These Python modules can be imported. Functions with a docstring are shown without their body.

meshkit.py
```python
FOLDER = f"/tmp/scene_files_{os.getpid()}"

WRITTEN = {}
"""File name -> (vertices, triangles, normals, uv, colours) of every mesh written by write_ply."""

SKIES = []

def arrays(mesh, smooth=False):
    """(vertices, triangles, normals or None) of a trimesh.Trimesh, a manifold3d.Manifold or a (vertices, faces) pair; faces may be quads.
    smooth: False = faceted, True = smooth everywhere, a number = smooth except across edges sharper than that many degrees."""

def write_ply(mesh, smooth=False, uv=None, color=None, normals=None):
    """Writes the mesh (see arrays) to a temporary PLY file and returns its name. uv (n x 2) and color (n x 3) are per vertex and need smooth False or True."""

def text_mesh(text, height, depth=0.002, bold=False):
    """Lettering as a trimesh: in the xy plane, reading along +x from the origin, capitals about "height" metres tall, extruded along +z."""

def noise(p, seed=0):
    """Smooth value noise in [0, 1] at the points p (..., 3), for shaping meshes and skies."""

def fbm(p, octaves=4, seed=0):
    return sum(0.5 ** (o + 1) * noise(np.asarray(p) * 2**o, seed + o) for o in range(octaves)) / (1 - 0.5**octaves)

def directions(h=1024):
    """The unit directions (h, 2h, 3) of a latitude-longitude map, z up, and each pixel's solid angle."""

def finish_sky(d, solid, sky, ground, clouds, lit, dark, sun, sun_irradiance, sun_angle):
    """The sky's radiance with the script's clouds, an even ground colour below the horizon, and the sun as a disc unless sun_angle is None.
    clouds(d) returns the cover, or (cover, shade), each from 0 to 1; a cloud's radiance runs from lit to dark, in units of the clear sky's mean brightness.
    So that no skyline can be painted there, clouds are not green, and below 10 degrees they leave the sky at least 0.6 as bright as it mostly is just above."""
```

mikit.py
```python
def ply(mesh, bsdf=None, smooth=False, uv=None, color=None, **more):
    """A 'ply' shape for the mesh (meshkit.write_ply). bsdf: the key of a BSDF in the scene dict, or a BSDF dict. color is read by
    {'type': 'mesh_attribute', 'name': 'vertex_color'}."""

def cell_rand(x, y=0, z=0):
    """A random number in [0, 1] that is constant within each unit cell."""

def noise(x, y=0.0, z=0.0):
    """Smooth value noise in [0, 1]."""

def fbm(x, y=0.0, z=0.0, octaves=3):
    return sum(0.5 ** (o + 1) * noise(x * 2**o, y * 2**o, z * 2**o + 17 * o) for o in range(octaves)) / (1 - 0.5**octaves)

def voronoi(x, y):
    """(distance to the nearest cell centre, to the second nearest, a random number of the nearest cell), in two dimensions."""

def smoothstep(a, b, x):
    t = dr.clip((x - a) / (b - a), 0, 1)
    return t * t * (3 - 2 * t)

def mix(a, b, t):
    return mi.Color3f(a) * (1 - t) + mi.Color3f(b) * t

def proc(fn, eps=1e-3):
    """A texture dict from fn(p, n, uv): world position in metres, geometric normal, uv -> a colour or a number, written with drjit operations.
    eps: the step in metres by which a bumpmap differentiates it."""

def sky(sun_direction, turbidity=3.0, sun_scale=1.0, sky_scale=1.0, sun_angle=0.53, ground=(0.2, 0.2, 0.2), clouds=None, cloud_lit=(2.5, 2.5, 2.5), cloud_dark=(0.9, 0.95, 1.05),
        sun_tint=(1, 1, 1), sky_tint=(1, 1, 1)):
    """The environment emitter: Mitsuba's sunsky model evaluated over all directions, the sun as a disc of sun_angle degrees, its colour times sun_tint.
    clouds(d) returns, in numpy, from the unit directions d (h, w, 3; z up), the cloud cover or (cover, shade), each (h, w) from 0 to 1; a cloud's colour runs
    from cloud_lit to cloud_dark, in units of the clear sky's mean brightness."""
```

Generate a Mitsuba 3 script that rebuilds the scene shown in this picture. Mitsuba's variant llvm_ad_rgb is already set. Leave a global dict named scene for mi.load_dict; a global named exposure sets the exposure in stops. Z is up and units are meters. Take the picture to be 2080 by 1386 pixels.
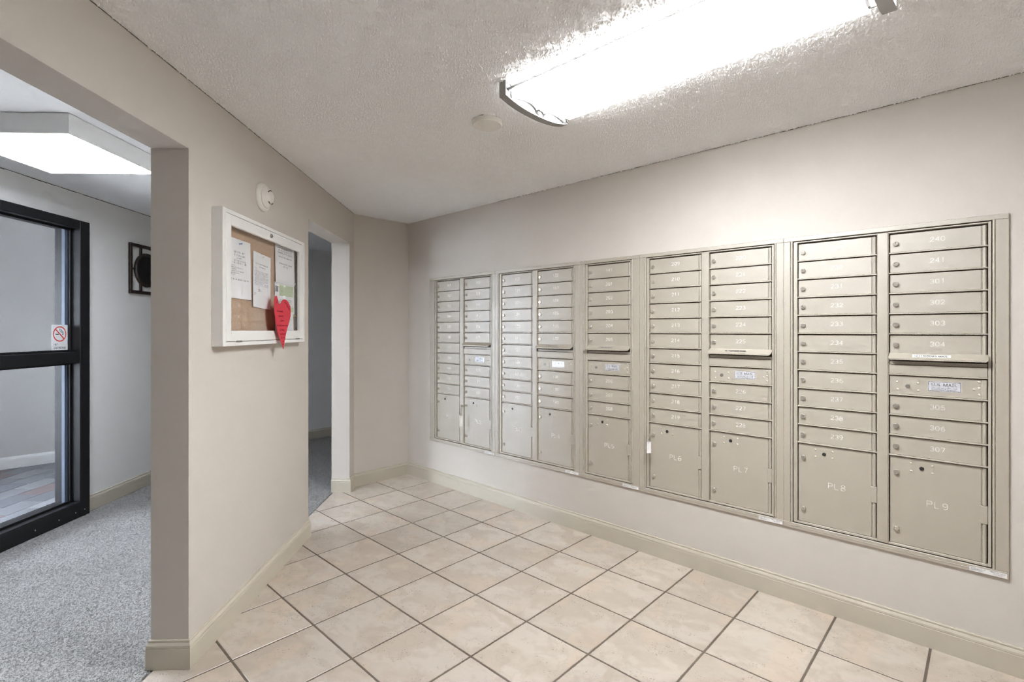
import math, random
import numpy as np, trimesh
import drjit as dr
import mitsuba as mi
import mikit, meshkit
from mikit import proc, noise, fbm, cell_rand, smoothstep, mix, voronoi
from shapely.geometry import Polygon, LineString, Point, box as sbox
from shapely.ops import unary_union
from shapely import affinity
import manifold3d as m3

T = mi.ScalarTransform4f
scene, labels = {}, {}
random.seed(7)
RNG = np.random.default_rng(7)
PI = math.pi

# ------------------------------------------------------------------ camera, sky, exposure
YAW = math.radians(46.651)
CAM = np.array([4.030, -2.826, 1.368])
FWD = np.array([-math.cos(YAW), math.sin(YAW), 0.0])
scene['camera'] = {
    'type': 'perspective', 'fov_axis': 'x', 'fov': math.degrees(2 * math.atan(1040 / 1026.77)),
    'principal_point_offset_y': (693 - 671.12) / 1386, 'near_clip': 0.02, 'far_clip': 200.0,
    'to_world': T().look_at(origin=CAM.tolist(), target=(CAM + FWD).tolist(), up=[0, 0, 1])}
exposure = 0.10
# overcast daylight outside the vestibule's glass doors
scene['sky'] = mikit.sky([0.3, -0.5, 0.8], turbidity=4.0, sun_scale=0.0, sky_scale=285.0, ground=(0.6, 0.6, 0.6),
                         clouds=lambda d: (0.9 * np.ones(d.shape[:2]), 0.25 * np.ones(d.shape[:2])),
                         cloud_lit=(1.22, 1.32, 1.46), cloud_dark=(0.8, 0.86, 0.95))
ROOM_LAMP = (48.5, 49.7, 50.6)      # neutral white tubes behind the long wrap lens
HALL_LAMP = (30.0, 32.6, 36.5)      # cooler square hall fixture

# ------------------------------------------------------------------ frames and helpers
R2 = math.sqrt(2.0)
C0 = np.array([0.0, -0.565, 0.0])                 # corner of end wall and left wall
E_ = np.array([1, -1, 0]) / R2                    # along the left wall, towards the camera
M_ = np.array([1, 1, 0]) / R2                     # left wall's normal into the mail room
Z_ = np.array([0, 0, 1.0])
CEIL = 2.384
HEAD = 2.105

def smw(s, m, z=0.0):
    return C0 + E_ * s + M_ * m + Z_ * z
def sm2(s, m):
    p = smw(s, m)
    return (p[0], p[1])
def frame4(o, ax, ay, az):
    A = np.eye(4); A[:3, 0], A[:3, 1], A[:3, 2], A[:3, 3] = ax, ay, az, o
    return A
SM4 = frame4(C0, E_, M_, Z_)                       # (s, m, z) -> world
def SM(mesh):
    mesh = mesh.copy(); mesh.apply_transform(SM4); return mesh
LEFTF = lambda s, m, z: frame4(smw(s, m, z), -E_, Z_, M_)          # drawings that face the mail room
MAILF = lambda x, d, z: frame4([x, -d, z], [1, 0, 0], Z_, [0, -1, 0])   # drawings on the mail wall, d in front of it
def put(mesh, A):
    mesh = mesh.copy(); mesh.apply_transform(A); return mesh

def cat(*ms):
    out = []
    for m in ms:
        out += m if isinstance(m, (list, tuple)) else [m]
    return trimesh.util.concatenate(out)
def bx(x0, x1, y0, y1, z0, z1, c=0.0):
    """box, with chamfered edges when c > 0"""
    x0, x1 = min(x0, x1), max(x0, x1); y0, y1 = min(y0, y1), max(y0, y1); z0, z1 = min(z0, z1), max(z0, z1)
    if c <= 0:
        b = trimesh.creation.box([x1 - x0, y1 - y0, z1 - z0]); b.apply_translation([(x0 + x1) / 2, (y0 + y1) / 2, (z0 + z1) / 2]); return b
    c = min(c, (x1 - x0) / 2.01, (y1 - y0) / 2.01, (z1 - z0) / 2.01)
    P = []
    for X, dx in ((x0, c), (x1, -c)):
        for Y, dy in ((y0, c), (y1, -c)):
            for Zz, dz in ((z0, c), (z1, -c)):
                P += [[X, Y + dy, Zz + dz], [X + dx, Y, Zz + dz], [X + dx, Y + dy, Zz]]
    return trimesh.convex.convex_hull(np.array(P))
def hull(P):
    return trimesh.convex.convex_hull(np.array(P, float))
def ext(poly, h0, h1):
    """polygon (or several) extruded along z from h0 to h1"""
    ms = []
    for g in getattr(poly, 'geoms', [poly]):
        if g.geom_type == 'Polygon' and g.area > 1e-9:
            e = trimesh.creation.extrude_polygon(g, h1 - h0, engine='earcut'); e.apply_translation([0, 0, h0]); ms.append(e)
    return cat(ms)
def lathe(prof, n=24):
    return trimesh.creation.revolve(np.array(prof, float), sections=n)
def tube(P, r, n=8):
    P = np.array(P, float); ms = []
    for a, b in zip(P[:-1], P[1:]):
        ms.append(trimesh.creation.cylinder(r, segment=[a, b], sections=n))
    return cat(ms)
def torus(R, r, n=24, k=8):
    return trimesh.creation.torus(R, r, major_sections=n, minor_sections=k)
def bend(mesh, fn):
    mesh = mesh.copy(); mesh.vertices = fn(np.array(mesh.vertices)); return mesh
def to_m3(tm):
    return m3.Manifold(m3.Mesh(np.asarray(tm.vertices, np.float32), np.asarray(tm.faces, np.uint32)))
def from_m3(m):
    mm = m.to_mesh(); return trimesh.Trimesh(mm.vert_properties[:, :3], mm.tri_verts, process=False)

def numbered(key):
    if key not in USED:
        USED[key] = 0; return key
    USED[key] += 1
    return f'{key}_{USED[key]:03d}'
USED = {}
def obj(name, mesh, mat, parent=None, label=None, smooth=False, kind=None, **more):
    key = numbered(f'{parent}__{name}' if parent else name)
    scene[key] = mikit.ply(mesh, mat, smooth=smooth, **more)
    if label or kind:
        labels[key] = {}
        if label: labels[key]['label'] = label
        if kind: labels[key]['kind'] = kind
    return key
def thing(name, label, category, group=None):
    key = numbered(name); labels[key] = {'label': label, 'category': category}
    if group: labels[key]['group'] = group
    return key
def tag(key, label, category, group=None):
    labels[key] = {'label': label, 'category': category}
    if group: labels[key]['group'] = group
    return key
def struct(name, mesh, mat, label, category, smooth=False):
    key = obj(name, mesh, mat, smooth=smooth)
    labels[key] = {'label': label, 'category': category, 'kind': 'structure'}
    return key

# ------------------------------------------------------------------ materials
def rgb(c): return {'type': 'rgb', 'value': list(c)}
def mat(name, b, two=True):
    b = {'type': 'twosided', 'bsdf': b} if two else b
    scene[name] = b; return name
def pr(col, rough=0.5, spec=0.5, metallic=0.0, **k):
    return {'type': 'principled', 'base_color': rgb(col) if not isinstance(col, dict) else col, 'roughness': rough, 'specular': spec, 'metallic': metallic, **k}

def wall_col(p, n, uv):
    t = fbm(p.x * 2.3 + p.y * 1.7, p.z * 2.1, p.y * 1.3 - p.x, octaves=3)
    return mix([0.560, 0.522, 0.482], [0.590, 0.553, 0.513], t)
mat('paint_wall', {'type': 'diffuse', 'reflectance': proc(wall_col)})
mat('paint_white_wall', pr((0.75, 0.745, 0.73), 0.6, 0.3))
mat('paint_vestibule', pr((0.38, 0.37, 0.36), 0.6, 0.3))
mat('paint_base', pr((0.495, 0.458, 0.380), 0.38, 0.45))
mat('paint_base_white', pr((0.56, 0.555, 0.545), 0.4, 0.4))
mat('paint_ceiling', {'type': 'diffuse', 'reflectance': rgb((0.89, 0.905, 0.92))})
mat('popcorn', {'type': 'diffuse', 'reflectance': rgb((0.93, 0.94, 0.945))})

TS, GX, GY = 0.3496, 1.0, 1.0      # tile pitch; grid offsets set below
def tile_col(p, n, uv):
    ix, iy = dr.floor((p.x - TILE_X) / TS), dr.floor((p.y - TILE_Y) / TS)
    ox, oy = cell_rand(ix, iy, 3) * 40.0, cell_rand(ix, iy, 5) * 40.0
    x, y = p.x + ox, p.y + oy
    w = fbm(x * 9, y * 9, 2.0, octaves=3)
    a = fbm(x * 5 + w * 1.6, y * 8 + w * 1.2, 1.0, octaves=4)
    c = mix([0.425, 0.366, 0.308], [0.475, 0.425, 0.370], smoothstep(0.30, 0.66, a))
    c = mix(c, [0.505, 0.405, 0.318], 0.45 * smoothstep(0.56, 0.74, fbm(x * 7 + 9, y * 5, 7.0, octaves=3)))
    v = dr.abs(fbm(x * 6 + w * 2.0, y * 6, 4.0, octaves=4) - 0.5)
    c = mix(c, [0.36, 0.30, 0.24], 0.22 * (1 - smoothstep(0.0, 0.030, v)))
    c = mix(c, [0.40, 0.345, 0.29], 0.4 * smoothstep(0.52, 0.78, fbm(x * 22 + w * 2, y * 26, 11.0, octaves=3)))
    tone = 0.94 + 0.12 * cell_rand(ix, iy, 9)
    pits = smoothstep(0.80, 0.88, noise(x * 210, y * 330, 1.0)) * smoothstep(0.54, 0.70, fbm(x * 15, y * 21, 6.0, octaves=3))
    c = mix(mi.Color3f(c) * tone, [0.20, 0.16, 0.12], 0.65 * pits)
    return c
mat('tile', pr(proc(tile_col), 0.30, 0.40))
def grout_col(p, n, uv):
    return mix([0.105, 0.085, 0.068], [0.17, 0.14, 0.115], fbm(p.x * 14, p.y * 14, 0.0))
mat('grout', {'type': 'diffuse', 'reflectance': proc(grout_col)})
def carpet_col(p, n, uv):
    a = noise(p.x * 430, p.y * 430, 1.0); b = noise(p.x * 190 + 7, p.y * 190, 2.0); d = fbm(p.x * 3, p.y * 3, 3.0)
    t = smoothstep(0.25, 0.75, 0.62 * a + 0.38 * b)
    return mix([0.105, 0.102, 0.098], [0.365, 0.357, 0.346], t) * (0.92 + 0.16 * d)
mat('carpet', {'type': 'diffuse', 'reflectance': proc(carpet_col)})

mat('metal_paint', {'type': 'blendbsdf', 'weight': 0.17, 'bsdf_0': pr((0.408, 0.368, 0.300), 0.5, 0.3),
                    'bsdf_1': {'type': 'roughconductor', 'material': 'Al', 'alpha': 0.27, 'distribution': 'ggx', 'specular_reflectance': rgb((0.74, 0.76, 0.79))}})
mat('gap_shade', pr((0.10, 0.092, 0.080), 0.6, 0.3))  # dark tone stands in for the shade inside gaps and joints
mat('lock_metal', pr((0.60, 0.575, 0.53), 0.28, 0.5, 0.8))
mat('lock_dark', pr((0.22, 0.21, 0.19), 0.35, 0.5, 0.5))
mat('rivet_paint', pr((0.70, 0.66, 0.58), 0.30, 0.5, 0.3))
mat('black_plastic', pr((0.02, 0.019, 0.018), 0.4, 0.4))
mat('engraving', {'type': 'diffuse', 'reflectance': rgb((0.94, 0.93, 0.90))})
mat('ink', {'type': 'diffuse', 'reflectance': rgb((0.03, 0.03, 0.04))})
mat('ink_grey', {'type': 'diffuse', 'reflectance': rgb((0.23, 0.23, 0.25))})
mat('sticker_white', pr((0.80, 0.80, 0.80), 0.3, 0.5))
mat('plate_silver', pr((0.76, 0.78, 0.83), 0.35, 0.5, 0.3))
mat('nickel', pr((0.30, 0.295, 0.285), 0.36, 0.5, 0.7))
mat('scroll_metal', pr((0.13, 0.128, 0.124), 0.4, 0.4, 0.4))
mat('white_metal', pr((0.74, 0.735, 0.72), 0.35, 0.5))
mat('white_plastic', pr((0.77, 0.745, 0.70), 0.4, 0.5))
mat('lens', {'type': 'diffuse', 'reflectance': rgb((0.85, 0.85, 0.84))})
mat('black_frame', pr((0.006, 0.006, 0.0065), 0.42, 0.25))
mat('alu_edge', pr((0.060, 0.078, 0.110), 0.5, 0.35, 0.1))
mat('glass', {'type': 'thindielectric', 'int_ior': 1.5}, two=False)
mat('paper', {'type': 'diffuse', 'reflectance': rgb((0.78, 0.785, 0.80))})
mat('paper_red', {'type': 'diffuse', 'reflectance': rgb((0.53, 0.058, 0.076))})
mat('ink_heart', {'type': 'diffuse', 'reflectance': rgb((0.20, 0.012, 0.025))})
def cork_col(p, n, uv):
    return mix([0.36, 0.245, 0.165], [0.46, 0.325, 0.225], noise(p.x * 240, p.y * 240, p.z * 240))
mat('cork', {'type': 'diffuse', 'reflectance': proc(cork_col)})
mat('felt_dark', {'type': 'diffuse', 'reflectance': rgb((0.055, 0.043, 0.036))})
mat('print_green', {'type': 'diffuse', 'reflectance': rgb((0.47, 0.55, 0.38))})
mat('print_pale', {'type': 'diffuse', 'reflectance': rgb((0.62, 0.62, 0.62))})
mat('pin_blue', pr((0.10, 0.16, 0.33), 0.4))
mat('pin_gold', pr((0.72, 0.55, 0.20), 0.3, 0.5, 0.8))
mat('sign_red', {'type': 'diffuse', 'reflectance': rgb((0.50, 0.06, 0.05))})
mat('smoke_teal', {'type': 'diffuse', 'reflectance': rgb((0.08, 0.16, 0.17))})
mat('wood_dark', pr((0.012, 0.006, 0.004), 0.30, 0.35))
mat('mirror_dark', pr((0.006, 0.0055, 0.0055), 0.2, 0.25))
mat('tag_clear', pr((0.80, 0.80, 0.78), 0.25, 0.5))
for i, c in enumerate(((0.072, 0.075, 0.084), (0.105, 0.108, 0.116), (0.090, 0.070, 0.070), (0.140, 0.144, 0.150))):
    mat(f'paver_{i}', pr(c, 0.45, 0.25))
mat('paver_joint', {'type': 'diffuse', 'reflectance': rgb((0.42, 0.43, 0.44))})
def outdoor_col(p, n, uv):
    return mix([0.60, 0.60, 0.59], [0.68, 0.68, 0.67], fbm(p.x * 2, p.y * 2, 0.0))
mat('concrete', {'type': 'diffuse', 'reflectance': proc(outdoor_col)})  # raised pale so the unseen ground bounces more daylight

# ------------------------------------------------------------------ walls and ceiling
XB = 5.6                                            # wall behind the camera
OP2 = (0.135, 1.066); OP1 = (2.363, 3.75)           # the two openings of the left wall, in s
wl = sbox(0, -0.06, 8.1, CEIL).difference(sbox(OP2[0], -1, OP2[1], HEAD)).difference(sbox(OP1[0], -1, OP1[1], HEAD))
A_SZ = frame4(C0, E_, Z_, -M_)                      # (s, z) drawing, thickness away from the room
wall_left = struct('wall_left', put(ext(wl, 0, 0.15), A_SZ), 'paint_wall', 'taupe painted diagonal wall with two doorways, holding the notice board', 'wall')
HOLE = (0.366, 4.066, 0.387, 1.824)
A_XZ = frame4([0, 0, 0], [1, 0, 0], Z_, [0, -1, 0])
wr = sbox(-0.12, -0.06, XB + 0.12, CEIL).difference(sbox(HOLE[0], HOLE[2], HOLE[1], HOLE[3]))
struct('wall_right', cat(put(ext(wr, -0.115, 0.0), A_XZ), bx(-0.12, XB + 0.12, 0.115, 0.15, -0.06, CEIL)), 'paint_wall', 'long pale taupe wall with the mailboxes set into it', 'wall')
struct('wall_far', bx(-0.12, 0, -0.62, 1.62, -0.06, CEIL), 'paint_wall', 'short taupe end wall between the far doorway and the mailbox wall', 'wall')
struct('wall_rear', bx(XB, XB + 0.12, -6.4, 0.0, -0.06, CEIL), 'paint_wall', 'taupe wall closing the mail room behind the camera', 'wall')
# hallway
SF = (0.572, 2.70)                                  # glazed storefront, in s
VCEIL = 3.05
wh = sbox(-2.42, -0.06, 6.1, VCEIL).difference(sbox(SF[0], -1, SF[1], 2.172))
struct('wall_hall', put(ext(wh, 1.842, 1.99), A_SZ), 'paint_white_wall', 'off-white hallway wall with the black framed glazing', 'wall')
struct('wall_hall_end', bx(-2.32, -2.17, -1.25, 1.62, -0.06, CEIL), 'paint_white_wall', 'shaded grey wall at the end of the hallway seen through the far doorway', 'wall')
struct('wall_hall_side', bx(-2.32, 0.0, 1.5, 1.65, -0.06, CEIL), 'paint_white_wall', 'side wall closing the far end of the hallway', 'wall')
struct('wall_hall_near', SM(bx(6.0, 6.12, -2.0, 0.0, -0.06, CEIL)), 'paint_white_wall', 'wall closing the near end of the hallway', 'wall')
# vestibule
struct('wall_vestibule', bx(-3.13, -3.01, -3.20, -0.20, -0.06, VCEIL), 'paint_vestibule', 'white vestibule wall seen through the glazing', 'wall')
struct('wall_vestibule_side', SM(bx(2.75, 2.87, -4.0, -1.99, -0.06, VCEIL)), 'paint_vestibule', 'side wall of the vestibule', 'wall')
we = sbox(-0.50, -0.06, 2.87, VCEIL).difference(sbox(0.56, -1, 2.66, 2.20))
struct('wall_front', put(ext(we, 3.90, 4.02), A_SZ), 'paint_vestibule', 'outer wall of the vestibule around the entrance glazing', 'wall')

plan = Polygon([(-3.2, 1.7), (5.75, 1.7), (5.75, -7.2), (3.6, -8.2), sm2(2.9, -4.02), (-3.2, -3.75)])
vplan = Polygon([sm2(2.75, -1.99), sm2(2.75, -4.30), sm2(-0.80, -4.30), (-3.4, -3.3), (-3.4, -0.2), sm2(-2.42, -1.99)]).convex_hull
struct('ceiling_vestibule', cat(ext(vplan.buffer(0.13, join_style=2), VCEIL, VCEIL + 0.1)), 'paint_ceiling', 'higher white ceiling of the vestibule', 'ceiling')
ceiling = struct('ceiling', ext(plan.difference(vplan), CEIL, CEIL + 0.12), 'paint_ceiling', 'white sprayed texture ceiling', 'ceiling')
# popcorn: low blobs sprayed on the mail room's ceiling
room = Polygon([(0, 0), (XB, 0), (XB, -0.565 - XB), (0, -0.565)])
def blobs(n, x0, x1, y0, y1, rmin, rmax, seed):
    r = np.random.default_rng(seed)
    P = np.stack([r.uniform(x0, x1, n), r.uniform(y0, y1, n)], 1)
    P = P[(P[:, 1] > -0.56 - P[:, 0]) & (P[:, 1] < -0.004)]
    keep = meshkit.noise(np.stack([P[:, 0] * 38, P[:, 1] * 38, P[:, 0] * 0], 1), 3) + r.uniform(-0.45, 0.45, len(P)) > 0.36
    P = P[keep]; n = len(P); k = 5
    R = rmin + (rmax - rmin) * r.random(n) ** 2.2
    el, ang = r.uniform(0.6, 1.0, n), r.uniform(0, PI, n)
    t = np.arange(k) * 2 * PI / k
    u, v = R[:, None] * np.cos(t) * (0.8 + 0.4 * r.random((n, k))), R[:, None] * el[:, None] * np.sin(t) * (0.8 + 0.4 * r.random((n, k)))
    X = P[:, :1] + u * np.cos(ang)[:, None] - v * np.sin(ang)[:, None]
    Y = P[:, 1:] + u * np.sin(ang)[:, None] + v * np.cos(ang)[:, None]
    ring = np.stack([X, Y, np.full_like(X, CEIL + 0.0005)], -1)
    apex = np.stack([P[:, 0], P[:, 1], CEIL - R * r.uniform(0.9, 1.5, n)], -1)
    V = np.concatenate([ring, apex[:, None]], 1).reshape(-1, 3)
    i = np.arange(n)[:, None] * (k + 1); a = np.arange(k)[None]
    F = np.stack([i + a, np.broadcast_to(i + k, (n, k)), i + (a + 1) % k], -1).reshape(-1, 3)
    return trimesh.Trimesh(V, F, process=False)
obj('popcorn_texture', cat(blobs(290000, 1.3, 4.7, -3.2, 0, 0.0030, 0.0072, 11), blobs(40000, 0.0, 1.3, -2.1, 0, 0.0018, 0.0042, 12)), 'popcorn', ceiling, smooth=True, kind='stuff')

# dark strips painted in for the shadow gap where walls meet the ceiling
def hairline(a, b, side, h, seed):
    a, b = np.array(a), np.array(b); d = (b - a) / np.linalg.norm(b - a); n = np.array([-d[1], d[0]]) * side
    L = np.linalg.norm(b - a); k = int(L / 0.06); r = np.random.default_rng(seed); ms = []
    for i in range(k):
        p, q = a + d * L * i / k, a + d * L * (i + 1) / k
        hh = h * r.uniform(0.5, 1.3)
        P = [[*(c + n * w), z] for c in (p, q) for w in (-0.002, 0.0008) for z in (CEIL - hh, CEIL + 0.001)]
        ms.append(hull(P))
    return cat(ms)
struct('trim_1', hairline((0, -0.565), sm2(8.0, 0), 1, 0.0030, 1), 'gap_shade', 'dark strip painted in for the shaded hairline joint between the diagonal wall and the ceiling', 'trim')
struct('trim_2', hairline((XB, 0), (1.2, 0), 1, 0.0022, 2), 'gap_shade', 'dark strip painted in for the shaded hairline joint between the mailbox wall and the ceiling', 'trim')
struct('trim_3', hairline(sm2(6.0, -1.842), sm2(-1.22, -1.842), -1, 0.0060, 3), 'gap_shade', 'dark strip painted in for the shaded hairline joint between the hallway wall and its ceiling', 'trim')

# ------------------------------------------------------------------ floors
struct('ground_slab', ext(plan, -0.30, -0.06), 'grout', 'concrete slab under the floors', 'slab')
tiled = unary_union([room, Polygon([sm2(OP2[0] - 0.02, -0.135), sm2(OP2[1] + 0.02, -0.135), sm2(OP2[1] + 0.02, 0.1), sm2(OP2[0] - 0.02, 0.1)]),
                     Polygon([sm2(OP1[0] - 0.02, -0.135), sm2(OP1[1] + 0.02, -0.135), sm2(OP1[1] + 0.02, 0.1), sm2(OP1[0] - 0.02, 0.1)])])
floor = struct('floor', ext(tiled, -0.06, -0.0022), 'grout', 'beige stone-look tile floor with dark grout lines', 'floor')
TILE_X, TILE_Y = 0.0, 0.0   # replaced by the measured grid
P00 = (1.7492, -2.1016)
TILE_X, TILE_Y = P00[0] % TS, P00[1] % TS
G = 0.0045
inner = tiled.buffer(-0.002)
for ix in range(-1, 17):
    for iy in range(-20, 2):
        x0, y0 = TILE_X + ix * TS, TILE_Y + iy * TS
        if x0 > 5.3 or y0 < -4.6: continue
        q = sbox(x0 + G, y0 + G, x0 + TS - G, y0 + TS - G).intersection(inner)
        for g in getattr(q, 'geoms', [q]):
            if g.geom_type != 'Polygon' or g.area < 2e-4: continue
            g = Polygon(g.exterior).simplify(1e-4)
            top = g.buffer(-0.0016, join_style=2)
            dz = RNG.uniform(-0.0003, 0.0003)
            if top.geom_type != 'Polygon' or len(top.exterior.coords) != len(g.exterior.coords):
                me = ext(g, -0.007, dz)
            else:
                a, b = np.array(g.exterior.coords)[:-1], np.array(top.exterior.coords)[:-1]
                me = hull(np.vstack([np.c_[a, np.full(len(a), -0.007)], np.c_[a, np.full(len(a), dz - 0.0016)], np.c_[b, np.full(len(b), dz)]]))
            obj('tile', me, 'tile', floor)

# hallway carpet: flat base, and pile as a relief where it shows
hallpoly = Polygon([sm2(-1.30, -1.842), sm2(6.0, -1.842), sm2(6.0, -0.140), sm2(0.1, -0.140), (-0.11, -0.60), (-0.11, 1.5), (-2.17, 1.5), (-2.17, -0.95)])
def carpet_relief(s0, s1, m0, m1, st):
    S, Mm = np.meshgrid(np.arange(s0, s1, st), np.arange(m0, m1 + 1e-6, st), indexing='ij')
    jit = RNG.uniform(-0.3, 0.3, (2,) + S.shape) * st
    jit[:, :, -1] = 0
    S2, M2 = S + jit[0], Mm + jit[1]
    W = C0[None, None] + E_ * S2[..., None] + M_ * M2[..., None]
    h = meshkit.noise(np.stack([S * 150, Mm * 150, S * 0], -1), 5) * 0.0045 + RNG.uniform(0, 0.0034, S.shape)
    W[..., 2] = -0.006 + h
    n, k = S.shape
    i = (np.arange(n - 1)[:, None] * k + np.arange(k - 1)[None]).ravel()
    F = np.concatenate([np.stack([i, i + k, i + k + 1], 1), np.stack([i, i + k + 1, i + 1], 1)])
    return trimesh.Trimesh(W.reshape(-1, 3), F, process=False)
carpet = struct('floor_hall', ext(hallpoly, -0.06, -0.006), 'carpet', 'grey flecked cut pile carpet of the hallway', 'carpet')
obj('pile', cat(carpet_relief(-1.9, 3.3, -1.842, -0.140, 0.0048)), 'carpet', carpet, smooth=True, kind='stuff')

# vestibule pavers, running bond along the glazing
vest = Polygon([sm2(2.75, -1.99), sm2(2.75, -3.90), sm2(-0.357, -3.90), sm2(-2.267, -1.99)])
vfloor = struct('floor_vestibule', ext(vest.buffer(0.02), -0.06, -0.003), 'paver_joint', 'slate-coloured paver floor of the vestibule', 'floor')
thr = Polygon([sm2(SF[0], -1.995), sm2(SF[0], -1.842), sm2(SF[1], -1.842), sm2(SF[1], -1.995)])
prnd = random.Random(5)
PL_, PW_ = 0.318, 0.187
for j in range(0, 11):
    for i in range(-12, 12):
        s0 = 0.612 + i * PL_ + (PL_ / 2 if j % 2 else 0); m0 = -1.995 - (j + 1) * PW_
        q = Polygon([sm2(s0 + .003, m0 + .003), sm2(s0 + PL_ - .003, m0 + .003), sm2(s0 + PL_ - .003, m0 + PW_ - .003), sm2(s0 + .003, m0 + PW_ - .003)]).intersection(vest)
        if q.is_empty or q.geom_type != 'Polygon' or q.area < 4e-4: continue
        obj('paver', ext(q, -0.008, prnd.uniform(-0.0006, 0.0006)), f'paver_{prnd.choice([0, 0, 1, 1, 2, 3])}', vfloor)
# unseen ground outside, made pale to bounce daylight up indoors
struct('pavement', cat(put(ext(sbox(-14, -30, 18, -4.02), -0.30, -0.06), frame4(C0, E_, M_, Z_))), 'concrete', 'unseen pavement outside the entrance, made pale to bounce daylight indoors', 'pavement')

# ------------------------------------------------------------------ baseboards (mitred moulding swept along the walls)
PROF = np.array([(0, 0), (0.0135, 0), (0.0135, 0.083), (0.0118, 0.0855), (0.0135, 0.088), (0.0128, 0.096), (0.0085, 0.1035), (0.0065, 0.1065), (0.0075, 0.109), (0.0075, 0.1135), (0.0055, 0.1165), (0, 0.1165)])
def moulding(path, side, closed=False, prof=PROF):
    """one mesh per run of the path; side +1: the room lies to the left of the walking direction"""
    P = [np.array(p[:2], float) for p in path]; n = len(P)
    segs = [(P[i], P[(i + 1) % n]) for i in range(n if closed else n - 1)]
    nrm = []
    for a, b in segs:
        d = (b - a) / np.linalg.norm(b - a); nrm.append(np.array([-d[1], d[0]]) * side)
    out = []
    for i, (a, b) in enumerate(segs):
        def off(j):   # offset vector at the start (j = 0) or end of run i
            k = i - 1 if j == 0 else i + 1
            if not closed and not 0 <= k < len(segs): return nrm[i]
            n2 = nrm[k % len(segs)]; m = nrm[i] + n2
            return m / (1 + nrm[i] @ n2)
        oa, ob = off(0), off(1)
        A = np.array([[*(a + oa * x), z] for x, z in prof]); B = np.array([[*(b + ob * x), z] for x, z in prof])
        k = len(prof); V = np.vstack([A, B]); q = np.arange(k)
        F = np.vstack([np.stack([q, (q + 1) % k, (q + 1) % k + k], 1), np.stack([q, (q + 1) % k + k, q + k], 1)])
        cap = trimesh.creation.triangulate_polygon(Polygon(prof), engine='earcut')[1]
        F = np.vstack([F, cap, cap[:, ::-1] + k])
        me = trimesh.Trimesh(V, F, process=False); trimesh.repair.fix_normals(me); out.append(me)
    return out
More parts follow.
